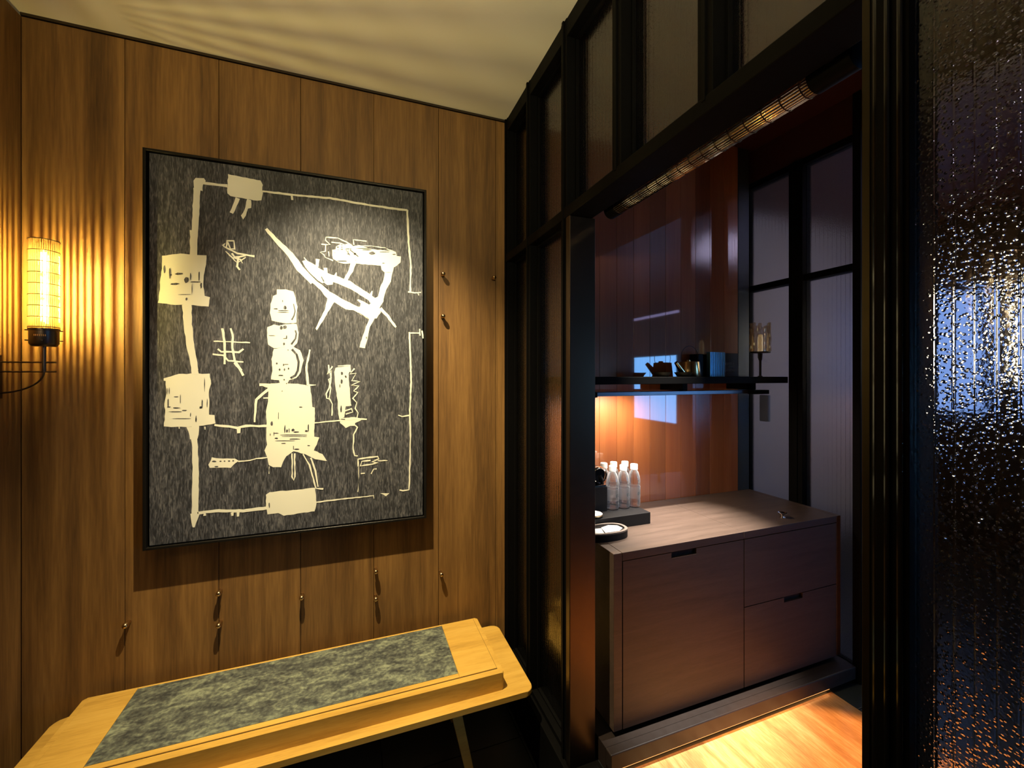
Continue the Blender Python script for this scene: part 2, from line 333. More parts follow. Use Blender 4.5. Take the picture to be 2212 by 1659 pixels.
# floors
b = new_bm()
for i in range(-3, 2):
    for j in range(-4, 3):
        x0 = i * 0.60 + 0.11; y0 = j * 0.9
        box(b, max(x0, -1.16) + 0.0015, min(x0 + 0.6, 0.724) - 0.0015, max(y0, -3.0) + 0.0015, min(y0 + 0.9, YW) - 0.0015, ZF - 0.02, ZF, 0.001)
box(b, -1.3, 0.9, -3.0, 2.2, ZF - 0.1, ZF - 0.012)
struct(obj('floor', b, M['tile']))
b = new_bm(); box(b, 0.86, 2.049, -1.0, 1.309, -0.1, 0.0)
struct(obj('floor_alcove', b, M['floorwood']))
b = new_bm()
for j in range(-5, 5): box(b, 2.051, 2.65, j*0.6 + 0.0015, j*0.6 + 0.5985, -0.1, -0.001, 0.001); 
for j in range(-5, 5): box(b, 2.652, 4.9, j*0.6 + 0.0015, j*0.6 + 0.5985, -0.1, -0.001, 0.001)
box(b, 0.80, 2.049, 1.31, 2.5, -0.1, -0.002)
struct(obj('floor_beyond', b, M['tile']))
# threshold kerb under the glazed screen
b = new_bm(); box(b, 0.725, 0.862, -3.0, YW, ZF, 0.0, 0.003); struct(obj('trim_2', b, M['black']))
# alcove back wall
b = new_bm()
xe = [0.893 , 0.964, 1.068, 1.172, 1.276, 1.380, 1.484, 1.588, 1.692, 1.796, 1.900, 2.004, 2.112]
for x0, x1 in zip(xe, xe[1:]): box(b, x0 + 0.0006, x1 - 0.0006, 1.87, 1.885, 0.0, ZC, 0.0008)
box(b, 0.86, 2.12, 1.884, 1.93, 0, ZC)
struct(obj('wall_alcove_back', b, M['orange']))
b = new_bm(); box(b, 0.80, 0.891, 1.86, YW, 0, ZC); struct(obj('trim_3', b, M['black']))
# step with lip in front of the sideboard
b = new_bm(); box(b, 0.863, 2.205, 1.335, 1.865, 0.0, 0.085); box(b, 0.863, 2.205, 1.300, 1.34, 0.024, 0.085, 0.004)
struct(obj('trim_4', b, simple('dark_brown_step', (0.018, 0.012, 0.010), 0.4)))
b = new_bm(); box(b, 0.90, 2.04, 1.312, 1.330, 0.012, 0.023)
ls = obj('light_strip', b, emis('step_led', (1.0, 0.42, 0.12), 2)); tag(ls, 'warm light strip hidden under the lip of the alcove step', 'light strip')

# ------------------------------------------------------------------ glazed screen (right wall)
XF, XB, XG = 0.744, 0.838, 0.792
posts = [2.115, 1.816, 1.460, 1.116, 0.770, 0.425, 0.080, -0.265, -0.61]
PW = 0.045
b = new_bm()
def post(y1, z0, z1, w=PW):
    box(b, XF, XB, y1 - w, y1, z0, z1, 0.002)
    box(b, XF - 0.006, XF + 0.01, y1 - w*0.62, y1 - w*0.38, z0, z1, 0.001)
for y1 in posts:
    if y1 in (1.116, 0.770): post(y1, 2.07, ZC)
    elif y1 == 0.425: post(y1, 0, ZC, 0.046)
    else: post(y1, 0, ZC)
box(b, XF + 0.002, XB - 0.002, -3.0, YW, ZC - 0.068, ZC - 0.001, 0.002)            # top rail
box(b, XF - 0.004, XB, 0.40, YW, 2.040, 2.080, 0.003)                              # transom and header
box(b, XF + 0.01, XB - 0.01, 1.40, YW, 0.0, 0.022, 0.002)                          # bottom rails
box(b, XF + 0.01, XB - 0.01, -3.0, 0.40, 0.0, 0.022, 0.002)
wr = struct(obj('wall_right', b, M['black']))
def pane(y0, y1, z0, z1, m, parent, xg=XG):
    b = new_bm(); box(b, xg, xg + 0.006, y0, y1, z0, z1); obj('pane', b, m, parent)
    b = new_bm(); e = 0.009
    for yy in (y0, y1 - e): box(b, xg - 0.012, xg + 0.018, yy, yy + e, z0, z1, 0.001)
    for zz in (z0, z1 - e): box(b, xg - 0.012, xg + 0.018, y0 + e, y1 - e, zz, zz + e, 0.001)
    obj('pane_frame', b, M['black'], parent)
for a, c in zip(posts, posts[1:]):
    w = 0.046 if a == 0.425 else PW
    if a > 0.425: pane(c, a - w, 2.08, ZC - 0.068, M['pane'], wr)
    else: pane(c, a - w, 0.022, ZC - 0.068, M['pane_near'], wr, 0.756)
pane(1.816, 2.07, 0.022, 2.04, M['pane'], wr); pane(1.460, 1.771, 0.022, 2.04, M['pane'], wr)
# jamb of the opening
b = new_bm(); box(b, XF - 0.003, XB + 0.012, 1.385, 1.414, 0.0, 2.04, 0.0025)
obj('door_jamb', b, simple('satin_bronze_jamb', (0.12, 0.088, 0.062), 0.32, 1.0), wr)
b = new_bm(); box(b, XF - 0.001, XF + 0.03, 0.4185, 0.4300, 0.0, 2.04, 0.001)
obj('door_jamb', b, M['olive'], wr)
b = new_bm()
for yy in (0.4100, 0.3960, 0.3800): tube(b, (XF - 0.002, yy, 0.02), (XF - 0.002, yy, ZC - 0.07), 0.0045, 12)
obj('door_track', b, M['blackgloss'], wr)

# ------------------------------------------------------------------ alcove side wall
b = new_bm(); X3 = 2.22
box(b, X3, 2.29, 1.565, 1.641, 0, 2.60, 0.003); box(b, X3 - 0.006, X3 + 0.02, 1.590, 1.616, 0, 2.60, 0.002)
box(b, X3, 2.29, 1.290, 1.325, 0, ZC, 0.003)
box(b, X3, 2.29, 1.91, 2.20, 0, ZC, 0.003)
box(b, X3 + 0.006, 2.284, 1.325, 1.91, 1.952, 1.985, 0.002)
box(b, X3 + 0.006, 2.284, 1.325, 1.91, 2.565, 2.60, 0.002)
box(b, X3 + 0.006, 2.284, 1.325, 1.91, 0.0, 0.06, 0.002)
ws = struct(obj('wall_alcove_right', b, M['black']))
b = new_bm(); box(b, 2.114, 2.20, 1.87, 2.2, 0, ZC, 0.002); obj('corner_post', b, simple('blue_lit_steel', (0.07, 0.085, 0.10), 0.4, 0.5), ws)  # blue cast of the window light put into the post colour
b = new_bm(); box(b, X3 + 0.008, 2.28, -3.0, 1.91, 2.60, ZC); obj('upper_panel', b, M['darkwood'], ws)
def fpane(y0, y1, z0, z1):
    b = new_bm(); box(b, 2.250, 2.256, y0, y1, z0, z1); obj('pane', b, M['panefar'], ws)
for y0, y1 in ((1.641, 1.91), (1.325, 1.565)):
    fpane(y0, y1, 0.06, 1.952); fpane(y0, y1, 1.985, 2.565)
# room beyond
b = new_bm(); box(b, 2.30, 4.9, 2.6, 2.7, 0, ZC); struct(obj('wall_beyond', b, M['lilac']))
b = new_bm(); box(b, 4.8, 4.9, -3.0, 2.6, 0, ZC); struct(obj('wall_far', b, M['blackmatt']))
def window(name, y0, y1, z0, z1, m, led=False):
    b = new_bm(); e = 0.035
    for yy in (y0 - e, y1): box(b, 4.72, 4.80, yy, yy + e, z0 - e, z1 + e, 0.003)
    for zz in (z0 - e, z1): box(b, 4.72, 4.80, y0, y1, zz, zz + e, 0.003)
    f = struct(obj(name, b, M['black']))
    b = new_bm(); box(b, 4.76, 4.78, y0, y1, z0, z1); obj('pane', b, m, f)
    if led:
        b = new_bm(); box(b, 4.74, 4.78, y0, y1, 2.44, 2.475); obj('pelmet_light', b, M['led'], f)
window('window_1', -2.69, -1.58, 0.69, 1.77, M['sky'], True)
window('window_2', 1.88, 2.36, 1.15, 2.15, M['bluepanel'])

# ------------------------------------------------------------------ ray helper: where a sight line meets an upright plane Y = const
def at_y(px, py, Y):
    u = (px - 1106) / FPX; v = (py - 811) / FPX
    dx = math.sin(YAW) + u * math.cos(YAW); dy = math.cos(YAW) - u * math.sin(YAW)
    t = Y / dy
    return dx * t, CZ - v * t

# ------------------------------------------------------------------ framed artwork
YP = 2.045
art = thing('wall_artwork', 'large dark panel painted with cream scribbled figures, hung on the wood wall', 'painting', (-0.224, 2.1, 0.771))
b = new_bm(); box(b, -0.752, 0.306, YP, 2.075, 0.783, 2.321, 0.002); obj('board', b, M['board'], art)
b = new_bm()
x0, x1, z0, z1 = -0.770, 0.322, 0.769, 2.335
for a in ((x0, x0+0.010, z0, z1), (x1-0.010, x1, z0, z1)): box(b, a[0], a[1], 2.036, 2.10, a[2], a[3], 0.0015)
for a in ((x0+0.010, x1-0.010, z0, z0+0.010), (x0+0.010, x1-0.010, z1-0.010, z1)): box(b, a[0], a[1], 2.036, 2.10, a[2], a[3], 0.0015)
obj('frame', b, M['frame'], art)
b = new_bm(); box(b, x0+0.010, x1-0.010, 2.076, 2.085, z0+0.010, z1-0.010); obj('backing', b, M['blackmatt'], art)

CR = {2: (290, 300, 3.318), 3: (290, 760, 3.403), 5: (640, 480, 5.529), 6: (540, 600, 3.189)}
def B(c, p):
    ox, oy, s = CR[c]; return Vector(at_y(ox + p[0]/s, oy + p[1]/s, YP))
def poly(bm, pts2, y0, y1):
    vb = [bm.verts.new((p[0], y1, p[1])) for p in pts2]; vf = [bm.verts.new((p[0], y0, p[1])) for p in pts2]
    n = len(pts2); bm.faces.new(vf)
    for i in range(n): bm.faces.new((vb[i], vb[(i+1) % n], vf[(i+1) % n], vf[i]))
PXM = {2: 3.318, 3: 3.403, 5: 5.529, 6: 3.189}
def jag(pts, amp=0.0022, step=0.012):
    """brush-cut edge: subdivide and jitter a little"""
    out = []
    for i, p in enumerate(pts):
        q = pts[(i+1) % len(pts)]; d = q - p; n = max(1, int(d.length / step)); nrm = Vector((-d.y, d.x)).normalized() if d.length > 0 else Vector((0, 0))
        for k in range(n):
            j = 0 if k == 0 else random.uniform(-amp, amp)
            out.append(p + d * k / n + nrm * j)
    return out
def stroke(bm, c, pts, wd, y0, y1, w2=None, rough=0.0012):
    P = [B(c, p) for p in pts]; k = 2.32 / 1000.0 / PXM[c] / 1.0
    k = 1.0 / 450.0 / PXM[c]
    w2 = wd if w2 is None else w2
    # resample
    R = [P[0]]
    for a, q in zip(P, P[1:]):
        n = max(1, int((q - a).length / 0.014))
        for i in range(1, n + 1): R.append(a + (q - a) * i / n)
    n = len(R); Lf = []; Rt = []
    for i, p in enumerate(R):
        d = (R[min(i+1, n-1)] - R[max(i-1, 0)]).normalized(); nr = Vector((-d.y, d.x))
        hw = (wd + (w2 - wd) * i / max(1, n - 1)) * k / 2
        Lf.append(p + nr * (hw + random.uniform(-rough, rough))); Rt.append(p - nr * (hw + random.uniform(-rough, rough)))
    vF = []
    for a, q in zip(Lf, Rt): vF.append((bm.verts.new((a.x, y0, a.y)), bm.verts.new((q.x, y0, q.y)), bm.verts.new((a.x, y1, a.y)), bm.verts.new((q.x, y1, q.y))))
    for s, e in zip(vF, vF[1:]):
        bm.faces.new((s[0], e[0], e[1], s[1])); bm.faces.new((s[0], s[2], e[2], e[0])); bm.faces.new((s[1], e[1], e[3], s[3]))
    for q in (vF[0], vF[-1]): bm.faces.new(q[0:2] + (q[3], q[2]))
Y0, Y1 = YP - 0.0008, YP
polys = [
 (2, [(425,300),(440,280),(500,282),(512,300),(505,318),(492,330),(490,375),(478,370),(430,358)]),
 (2, [(672,253),(905,298),(922,330),(918,345),(922,390),(912,440),(880,443),(800,430),(745,420),(690,410),(668,390)]),
 (2, [(810,430),(838,440),(838,495),(815,500),(800,550),(780,578),(765,550),(790,510)]),
 (2, [(200,838),(330,822),(420,828),(518,835),(515,900),(498,980),(495,1060),(505,1125),(543,1135),(533,1202),(400,1190),(290,1190),(170,1175),(185,1080),(188,1000),(200,930)]),
 (5, [(430,330),(470,325),(475,290),(520,265),(570,262),(620,258),(680,285),(740,275),(900,320),(1080,340),(1190,360),(1200,405),(1250,410),(1245,480),(1200,520),(1165,540),(1150,600),(1055,600),(1020,570),(1010,520),(860,510),(680,492),(560,495),(500,478),(440,440),(430,400)]),
 (5, [(0,450),(60,520),(130,590),(220,670),(300,740),(400,830),(520,900),(640,960),(740,1010),(760,1010),(770,970),(725,930),(740,920),(800,945),(870,985),(888,970),(860,930),(760,870),(660,805),(580,770),(500,735),(440,715),(435,745),(370,752),(330,720),(300,735),(250,700),(170,610),(110,540),(70,465),(100,455),(130,460),(190,490),(240,520),(280,555),(330,580),(380,610),(430,630),(480,640),(560,675),(640,700),(700,745),(800,810),(880,860),(940,905),(975,890),(1000,780),(1040,690),(1055,600),(1150,600),(1130,710),(1100,760),(1060,850),(1040,950),(995,1020),(1010,1080),(960,1150),(935,1150),(880,1250),(850,1400),(820,1505),(755,1495),(790,1370),(830,1250),(870,1160),(760,1100),(680,1050),(590,1040),(540,1010),(455,955),(420,1010),(360,1110),(290,1220),(245,1292),(230,1270),(280,1160),(340,1050),(372,910),(330,870),(290,810),(220,745),(120,665),(60,610),(0,540)]),
 (6, [(185,80),(245,80),(300,95),(315,140),(328,200),(320,270),(320,310),(255,315),(150,295),(137,240),(142,180),(160,125),(185,115)]),
 (6, [(120,340),(165,322),(200,330),(235,322),(320,318),(335,380),(325,450),(300,475),(260,475),(165,485),(125,460),(118,400)]),
 (6, [(165,490),(290,470),(345,500),(370,570),(350,650),(320,690),(270,705),(255,735),(205,725),(200,705),(145,700),(155,640),(148,560)]),
 (6, [(70,738),(200,725),(330,730),(415,745),(425,830),(430,890),(447,895),(443,1095),(478,1100),(460,1150),(440,1190),(500,1215),(530,1262),(450,1250),(380,1215),(300,1195),(250,1230),(225,1275),(215,1305),(160,1305),(130,1290),(120,1240),(100,1190),(118,1150),(112,1090),(115,1000),(110,920),(125,850),(130,760)]),
 (3, [(968,1050),(995,1032),(1330,1000),(1340,1110),(1325,1172),(1200,1188),(1100,1205),(1060,1185),(980,1195),(968,1140)]),
 (3, [(1810,1040),(1875,1040),(1850,1062)]),
 (3, [(235,190),(330,162),(555,160),(565,235),(548,300),(552,400),(550,462),(590,465),(597,525),(450,552),(300,552),(218,548),(228,450),(222,380),(238,300),(232,215),(217,212),(217,195)]),
 (3, [(570,775),(600,782),(740,785),(770,802),(730,830),(710,853),(555,853),(545,830),(565,795)]),
 (6, [(590,620),(690,605),(690,640),(680,660),(688,780),(695,870),(700,880),(660,885),(650,960),(615,975),(605,900),(605,850),(585,720),(580,650)]),
 (6, [(620,965),(720,960),(780,970),(760,985),(725,1000),(720,1020),(690,1020),(660,1035),(620,1000)]),
]
strokes = [
 (2,[(450,355),(440,560),(425,830)],34,34),(2,[(410,655),(410,830)],14,14),(2,[(500,318),(668,338)],14,18),
 (2,[(742,425),(722,480),(697,532)],22,18),(2,[(920,375),(1120,400),(1400,425),(1700,478),(1900,505),(1958,512)],12,14),(2,[(1128,400),(1132,438)],14,12),
 (2,[(1956,510),(1968,760),(1982,900),(1978,1100)],13,11),(2,[(1962,1097),(2010,1103),(2055,1100)],12,6),(2,[(2030,1100),(2040,1122)],8,6),
 (2,[(378,1190),(385,1330),(405,1500),(438,1660)],46,32),(3,[(420,-10),(432,60),(450,165)],30,34),
 (2,[(945,645),(1030,740),(1120,830),(1190,930),(1290,1020)],18,58),
 (5,[(680,485),(650,580),(590,690)],56,36),(5,[(255,440),(248,530)],36,30),(5,[(350,545),(355,620)],40,36),(5,[(478,600),(468,640)],10,30),(5,[(95,420),(150,490)],6,18),
 (5,[(1000,1030),(1090,1120),(1190,1255)],40,24),(5,[(885,880),(905,820)],30,10),
 (5,[(300,265),(405,268),(350,215),(355,180),(500,190),(600,240),(670,280)],12,12),(5,[(420,238),(520,250),(560,265)],12,10),
 (5,[(350,275),(350,350),(285,360),(330,390),(345,420),(440,460)],12,10),(5,[(690,270),(680,210),(840,228)],13,11),(5,[(740,280),(900,285),(1060,310),(1190,360)],9,9),
 (5,[(385,350),(390,410)],7,7),
 (2,[(660,780),(665,730),(715,730),(720,790),(690,790),(672,740)],8,8),(2,[(632,765),(650,750),(640,770),(700,800),(740,820),(790,830),(862,842)],9,12),
 (2,[(655,805),(700,850),(770,870)],7,7),(2,[(680,830),(740,890),(800,850)],7,5),(2,[(745,850),(738,915),(755,940)],13,10),(2,[(760,860),(775,892)],6,5),(2,[(700,820),(720,850),(800,838)],12,8),
 (2,[(632,1358),(648,1450),(650,1530),(648,1615)],12,11),(2,[(690,1358),(705,1400),(705,1500),(720,1590),(768,1660)],11,12),(2,[(570,1450),(830,1460)],8,8),
 (2,[(600,1505),(625,1525),(750,1530),(782,1505)],9,10),(2,[(562,1545),(640,1550),(675,1590),(782,1600)],10,10),(3,[(735,80),(770,120),(802,175)],12,13),
 (6,[(135,765),(85,800),(45,840),(38,900),(33,995)],16,9),(6,[(65,738),(140,736)],14,14),(6,[(92,828),(130,828)],8,8),(6,[(400,740),(455,738)],12,6),
 (6,[(400,740),(390,640),(392,590),(405,540),(413,495)],16,9),(6,[(290,1210),(290,1370),(302,1395),(310,1370),(308,1210)],7,7),
 (6,[(365,1215),(410,1290),(455,1450),(505,1455)],8,8),(6,[(420,1240),(450,1330),(468,1440)],9,8),(6,[(131,1300),(130,1350)],4,3),
 (3,[(590,538),(700,550),(760,560),(820,545),(980,545)],14,14),(3,[(768,560),(770,598)],24,18),(3,[(520,550),(520,572)],9,6),(3,[(330,550),(330,565)],6,4),
 (3,[(465,1185),(620,1168),(800,1170),(975,1148)],16,20),(3,[(518,1180),(518,1205)],12,12),(3,[(720,1180),(722,1205)],14,12),(3,[(765,1175),(765,1210)],16,12),
 (3,[(1340,1105),(1550,1080),(1760,1058)],9,6),(3,[(1760,1055),(1762,1078)],5,5),
 (3,[(433,550),(440,640)],64,38),(3,[(440,640),(447,700),(452,900),(448,1100),(447,1200)],30,34),(3,[(448,1190),(435,1290)],50,10),
 (3,[(765,805),(850,800),(900,785),(978,778)],7,7),
 (2,[(1972,1385),(1975,1500),(1982,1670)],11,11),(2,[(1972,1392),(2050,1392)],9,9),(2,[(2045,1362),(2047,1410)],9,9),(2,[(2062,1375),(2070,1430)],10,8),
 (3,[(2030,0),(2035,200),(2025,450),(2030,640),(2025,850),(2020,1015),(1975,1020),(1950,1016)],11,9),(3,[(1940,466),(1970,476),(2020,466)],7,9),
 (6,[(605,608),(690,603),(692,650)],6,6),(6,[(540,600),(545,640),(530,665),(562,640),(555,720),(545,760),(525,800),(530,830),(550,835),(568,870),(565,950)],8,7),
 (6,[(568,610),(548,640),(560,690),(540,700),(558,760),(545,830)],8,6),
 (6,[(720,625),(688,662),(732,658),(700,710),(755,715),(698,742),(750,745),(715,780),(742,790),(708,830),(735,860),(725,900),(745,930),(735,968)],7,7),
 (6,[(445,1000),(600,985),(720,972),(805,975)],7,9),(6,[(640,922),(700,902),(708,925),(660,940)],7,7),(6,[(715,1010),(740,1030),(715,1080),(710,1180),(722,1225),(742,1228)],7,7),
 (6,[(745,1300),(745,1250),(800,1240),(880,1232),(888,1248),(840,1265),(880,1278),(760,1297),(770,1265),(830,1258)],9,8),
 (3,[(1650,845),(1650,960),(1643,1030)],3,3),(3,[(1740,897),(1760,862),(1782,862)],8,7),(3,[(1665,895),(1695,893)],6,5),(3,[(1790,800),(1862,800)],7,6),
]
b = new_bm()
k_ = 0
for c, pts in polys:
    poly(b, jag([B(c, p) for p in pts], 0.0014), Y0 - 0.00001 * k_, Y1); k_ += 1
for s in strokes: stroke(b, s[0], s[1], s[2], Y0 - 0.0004 - 0.00001 * (k_ % 7), Y1, s[3]); k_ += 1
nf = len(b.faces)
# dark scratches through the cream paint (centre x, y, w, h) in crop units
marks = [(2,215,935,8,44),(2,255,960,9,70),(2,262,975,20,10),(2,290,1040,56,12),(2,375,1010,30,40),(2,405,988,10,46),(2,440,1026,70,8),(2,466,985,8,70),(2,480,1050,12,40),(2,375,1148,13,18),(2,360,1116,90,4),(2,320,968,50,14),(2,415,1075,5,70),
 (5,497,298,18,14),(5,545,270,10,10),(5,545,298,12,10),(5,545,325,24,10),(5,500,330,8,8),(5,582,270,7,7),(5,612,318,50,6),(5,650,320,8,16),(5,700,380,30,22),(5,620,380,28,8),(5,905,370,60,34),(5,930,312,380,11),(5,850,330,100,10),(5,1050,355,110,7),(5,1168,384,36,10),(5,1040,490,30,6),(5,545,465,110,11),(5,838,1380,8,26),(5,712,455,6,8),(5,620,350,5,44),(5,460,365,6,8),
 (6,225,160,5,14),(6,242,205,18,22),(6,228,226,70,5),(6,230,238,60,4),(6,178,214,24,6),(6,216,345,20,22),(6,240,340,20,24),(6,252,410,8,22),(6,240,418,26,4),(6,235,455,12,18),(6,150,398,40,3),(6,232,600,8,14),(6,204,632,10,14),(6,238,632,8,18),(6,266,625,10,14),(6,213,672,34,7),(6,185,590,10,12),(6,250,596,30,4),(6,236,702,10,8),(6,222,780,6,6),(6,252,728,8,6),(6,262,497,6,6),
 (6,240,1042,8,48),(6,255,1055,12,22),(6,270,1050,6,26),(6,296,1048,20,16),(6,318,1062,30,8),(6,150,1002,14,26),(6,402,1035,7,50),(6,388,1055,18,12),(6,180,1070,30,5),(6,140,1080,5,14),(6,165,1075,5,26),(6,300,1082,200,4),(6,300,1092,150,3),(6,230,1140,28,4),(6,310,1110,70,5),(6,300,1170,5,28),(6,322,1180,30,7),(6,196,950,4,50),(6,350,890,22,5),(6,404,1155,18,4),(6,250,1122,120,3),(6,183,1105,20,8),
 (3,243,290,5,44),(3,258,288,5,46),(3,250,375,10,60),(3,256,405,24,8),(3,518,240,5,90),(3,500,385,9,60),(3,490,408,18,14),(3,537,375,6,60),(3,310,412,50,7),(3,370,430,34,7),(3,300,440,90,5),(3,350,490,130,4),(3,415,462,6,30),(3,455,495,10,44),(3,340,350,5,60),(3,310,330,30,5),
 (3,588,804,26,9),(3,635,803,14,7),(3,665,802,12,7),(3,698,801,14,7),(3,728,800,12,8),(3,605,843,30,7),(3,993,1125,9,34),(6,633,658,14,18),(6,632,715,14,30),(6,660,680,12,14),(6,620,745,6,20),(6,628,905,10,40),(6,640,975,30,6)]
for c, cx, cy, ww, hh in marks:
    n = 10; ps = []
    for i in range(n):
        a = 2*math.pi*i/n; r = random.uniform(0.72, 1.1)
        ps.append(B(c, (cx + math.cos(a)*ww*0.62*r, cy + math.sin(a)*hh*0.62*r)))
    poly(b, ps, Y0 - 0.0008, Y0 - 0.0003)
def dstroke(c, pts, a, q): stroke(b, c, pts, a, Y0 - 0.0008, Y0 - 0.0003, q, 0.0006)
dstroke(6, [(290,492),(322,530),(336,580),(330,640),(312,672),(280,692)], 13, 13)
dstroke(6, [(313,362),(320,385),(314,420),(284,458)], 8, 10); dstroke(6, [(300,180),(310,230),(303,262),(288,290)], 5, 7)
dstroke(5, [(75,520),(170,620),(250,700),(320,745),(380,780)], 10, 14); dstroke(5, [(300,650),(330,710)], 8, 12)
dstroke(5, [(640,330),(740,410)], 8, 10); dstroke(5, [(590,325),(640,395)], 4, 5); dstroke(5, [(740,1080),(860,1150)], 4, 4)
b.faces.ensure_lookup_table()
for f in b.faces[nf:]: f.material_index = 1
pt = obj('painted_figures', b, M['cream'], art); pt.data.materials.append(M['board'])

# ------------------------------------------------------------------ wall pegs
pegs = [
 (272,1350,'brass peg on the wood wall, lowest and farthest left'),
 (473,1281,'upper of the two brass pegs below the left half of the dark artwork'),
 (473,1350,'lower of the two brass pegs below the left half of the dark artwork'),
 (652,1290,'single brass peg midway between the two stacked pairs below the artwork'),
 (812,1234,'upper of the two brass pegs below the right half of the dark artwork'),
 (812,1293,'lower of the two brass pegs below the right half of the dark artwork'),
 (953,1240,'brass peg below and right of the artwork corner, on the last plank joint'),
 (957,592,'upper dark peg beside the right edge of the artwork'),
 (957,683,'lower dark peg beside the right edge of the artwork'),
 (1067,600,'dark peg at the end of the wood wall by the steel screen')]
def peg_at(px, py, lab):
    x, z = at_y(px, py, 2.075)
    t = thing('wall_peg', lab, 'peg', (x, YW, z), 'pegs on the walnut wall')
    b = new_bm(); lathe(b, [(0.0075, 0.0), (0.0075, -0.020)], (x, YW, z), 14, 'Y'); obj('shaft', b, M['brass'], t, True)
    b = new_bm(); lathe(b, [(0.0075, -0.0195), (0.0105, -0.022), (0.0112, -0.029), (0.0098, -0.036), (0.0060, -0.040), (0.0, -0.0415)], (x, YW, z), 16, 'Y'); obj('knob', b, M['brass'], t, True)
    return t
proto = None
for i, (px, py, lab) in enumerate(pegs):
    if proto is None: proto = peg_at(px, py, lab); continue
    x, z = at_y(px, py, 2.075)
    r = proto.copy(); C.objects.link(r); r.location = (x, YW, z); r['label'] = lab
    for ch in proto.children:
        c = ch.copy(); C.objects.link(c); c.parent = r; c.matrix_parent_inverse = ch.matrix_parent_inverse.copy()

# ------------------------------------------------------------------ bench
t = thing('bench', 'low pale oak bench with a green slate inlay, against the wood wall', 'bench', (-0.18, 1.84, ZF))
b = new_bm(); rbox(b, -1.045, 0.690, 1.592, 2.076, 0.143, 0.165, 0.035, 0.003); obj('base_board', b, M['oak'], t)
SX0, SX1, SY0, SY1 = -0.952, 0.574, 1.636, 2.052
b = new_bm(); rbox(b, SX0, SX1, SY0, SY1, 0.165, 0.236, 0.010, 0.004)
obj('seat_slab', b, M['oak'], t)
b = new_bm(); i0, i1, j0, j1 = -0.784, 0.395, 1.690, 2.036
# raised lid around and beside the inlay, leaving a fine groove along the border
box(b, SX0 + 0.022, i0 - 0.0012, SY0 + 0.030, SY1 - 0.006, 0.2362, 0.2400, 0.001)
box(b, i1 + 0.0012, SX1 - 0.022, SY0 + 0.030, SY1 - 0.006, 0.2362, 0.2400, 0.001)
box(b, i0, i1, SY0 + 0.030, j0 - 0.0012, 0.2362, 0.2400, 0.001); box(b, i0, i1, j1 + 0.0012, SY1 - 0.006, 0.2362, 0.2400, 0.001)
obj('seat_lid', b, M['oak'], t)
b = new_bm()
for q in ((SX1 - 0.0218, SX1 - 0.0200, SY0 + 0.0285, SY1 - 0.006), (SX0 + 0.0200, SX0 + 0.0218, SY0 + 0.0285, SY1 - 0.006), (SX0 + 0.02, SX1 - 0.02, SY0 + 0.0285, SY0 + 0.0298)):
    box(b, *q, 0.2355, 0.2366)
obj('lid_groove_shade', b, M['groove'], t)  # dark strips colour in the shade of the lid's groove
b = new_bm(); box(b, i0, i1, j0, j1, 0.2362, 0.2402, 0.0006); obj('slate_inlay', b, M['slate'], t)
for lx, ly, dx in ((0.372, 1.665, 0.075), (0.372, 2.00, 0.075), (-0.73, 1.665, -0.075), (-0.73, 2.00, -0.075)):
    b = new_bm()
    w0, w1 = 0.021, 0.016
    top = [(lx - w0, ly - w0), (lx + w0, ly - w0), (lx + w0, ly + w0), (lx - w0, ly + w0)]
    bot = [(lx + dx - w1, ly - w1), (lx + dx + w1, ly - w1), (lx + dx + w1, ly + w1), (lx + dx - w1, ly + w1)]
    va = [b.verts.new((p[0], p[1], 0.143)) for p in top]; vb = [b.verts.new((p[0], p[1], ZF)) for p in bot]
    b.faces.new(va); b.faces.new(vb[::-1])
    for i in range(4): b.faces.new((va[i], vb[i], vb[(i+1) % 4], va[(i+1) % 4]))
    bmesh.ops.bevel(b, geom=list(b.edges), offset=0.003, segments=2, profile=0.5, affect='EDGES')
    obj('leg', b, M['oak'], t)

# ------------------------------------------------------------------ lamps made of glass rods
LX, LY = -1.023, 1.970
t = thing('wall_sconce', 'lit cylindrical sconce of amber glass rods on a bronze bracket, left of the artwork', 'wall lamp', (-1.155, LY, 1.45))
R = 0.0365; Z0, Z1 = 1.612, 1.925; NR = 42
b = new_bm()
for k in range(NR):
    a = 2*math.pi*k/NR; tube(b, (LX + R*math.cos(a), LY + R*math.sin(a), Z0 - 0.004), (LX + R*math.cos(a), LY + R*math.sin(a), Z1), 0.0016, 8)
obj('glass_rods', b, M['rod'], t, True)
def ring(bm, c, r, h, rr=0.0008, axis='Z', seg=40):
    pts = []
    for k in range(seg):
        a = 2*math.pi*k/seg
        pts.append((c[0] + r*math.cos(a), c[1] + r*math.sin(a), h) if axis == 'Z' else (c[0] + r*math.cos(a), h, c[2] + r*math.sin(a)))
    path(bm, pts, rr, 6, True)
for i in range(9):
    b = new_bm(); zz = Z1 - 0.002 - i * 0.0385 + (0.004 if i == 8 else 0)
    ring(b, (LX, LY), R + 0.0026, zz, 0.0017 if i in (0,) else 0.0014); obj('wire_ring', b, M['bronze'], t, True)
b = new_bm(); lathe(b, [(0.0, 1.552), (0.030, 1.552), (0.034, 1.556), (0.0375, 1.562), (0.0375, 1.606), (0.040, 1.608), (0.040, 1.614), (0.033, 1.614), (0.033, 1.600), (0.0, 1.600)], (LX, LY, 0), 32)
for a in (0, 90, 180, 270):
    for zz in (1.572, 1.608):
        ca, sa = math.cos(math.radians(a+20)), math.sin(math.radians(a+20)); tube(b, (LX + 0.036*ca, LY + 0.036*sa, zz), (LX + 0.046*ca, LY + 0.046*sa, zz), 0.0022, 8)
sk = obj('lamp_socket', b, M['bronze'], t, True)
b = new_bm()
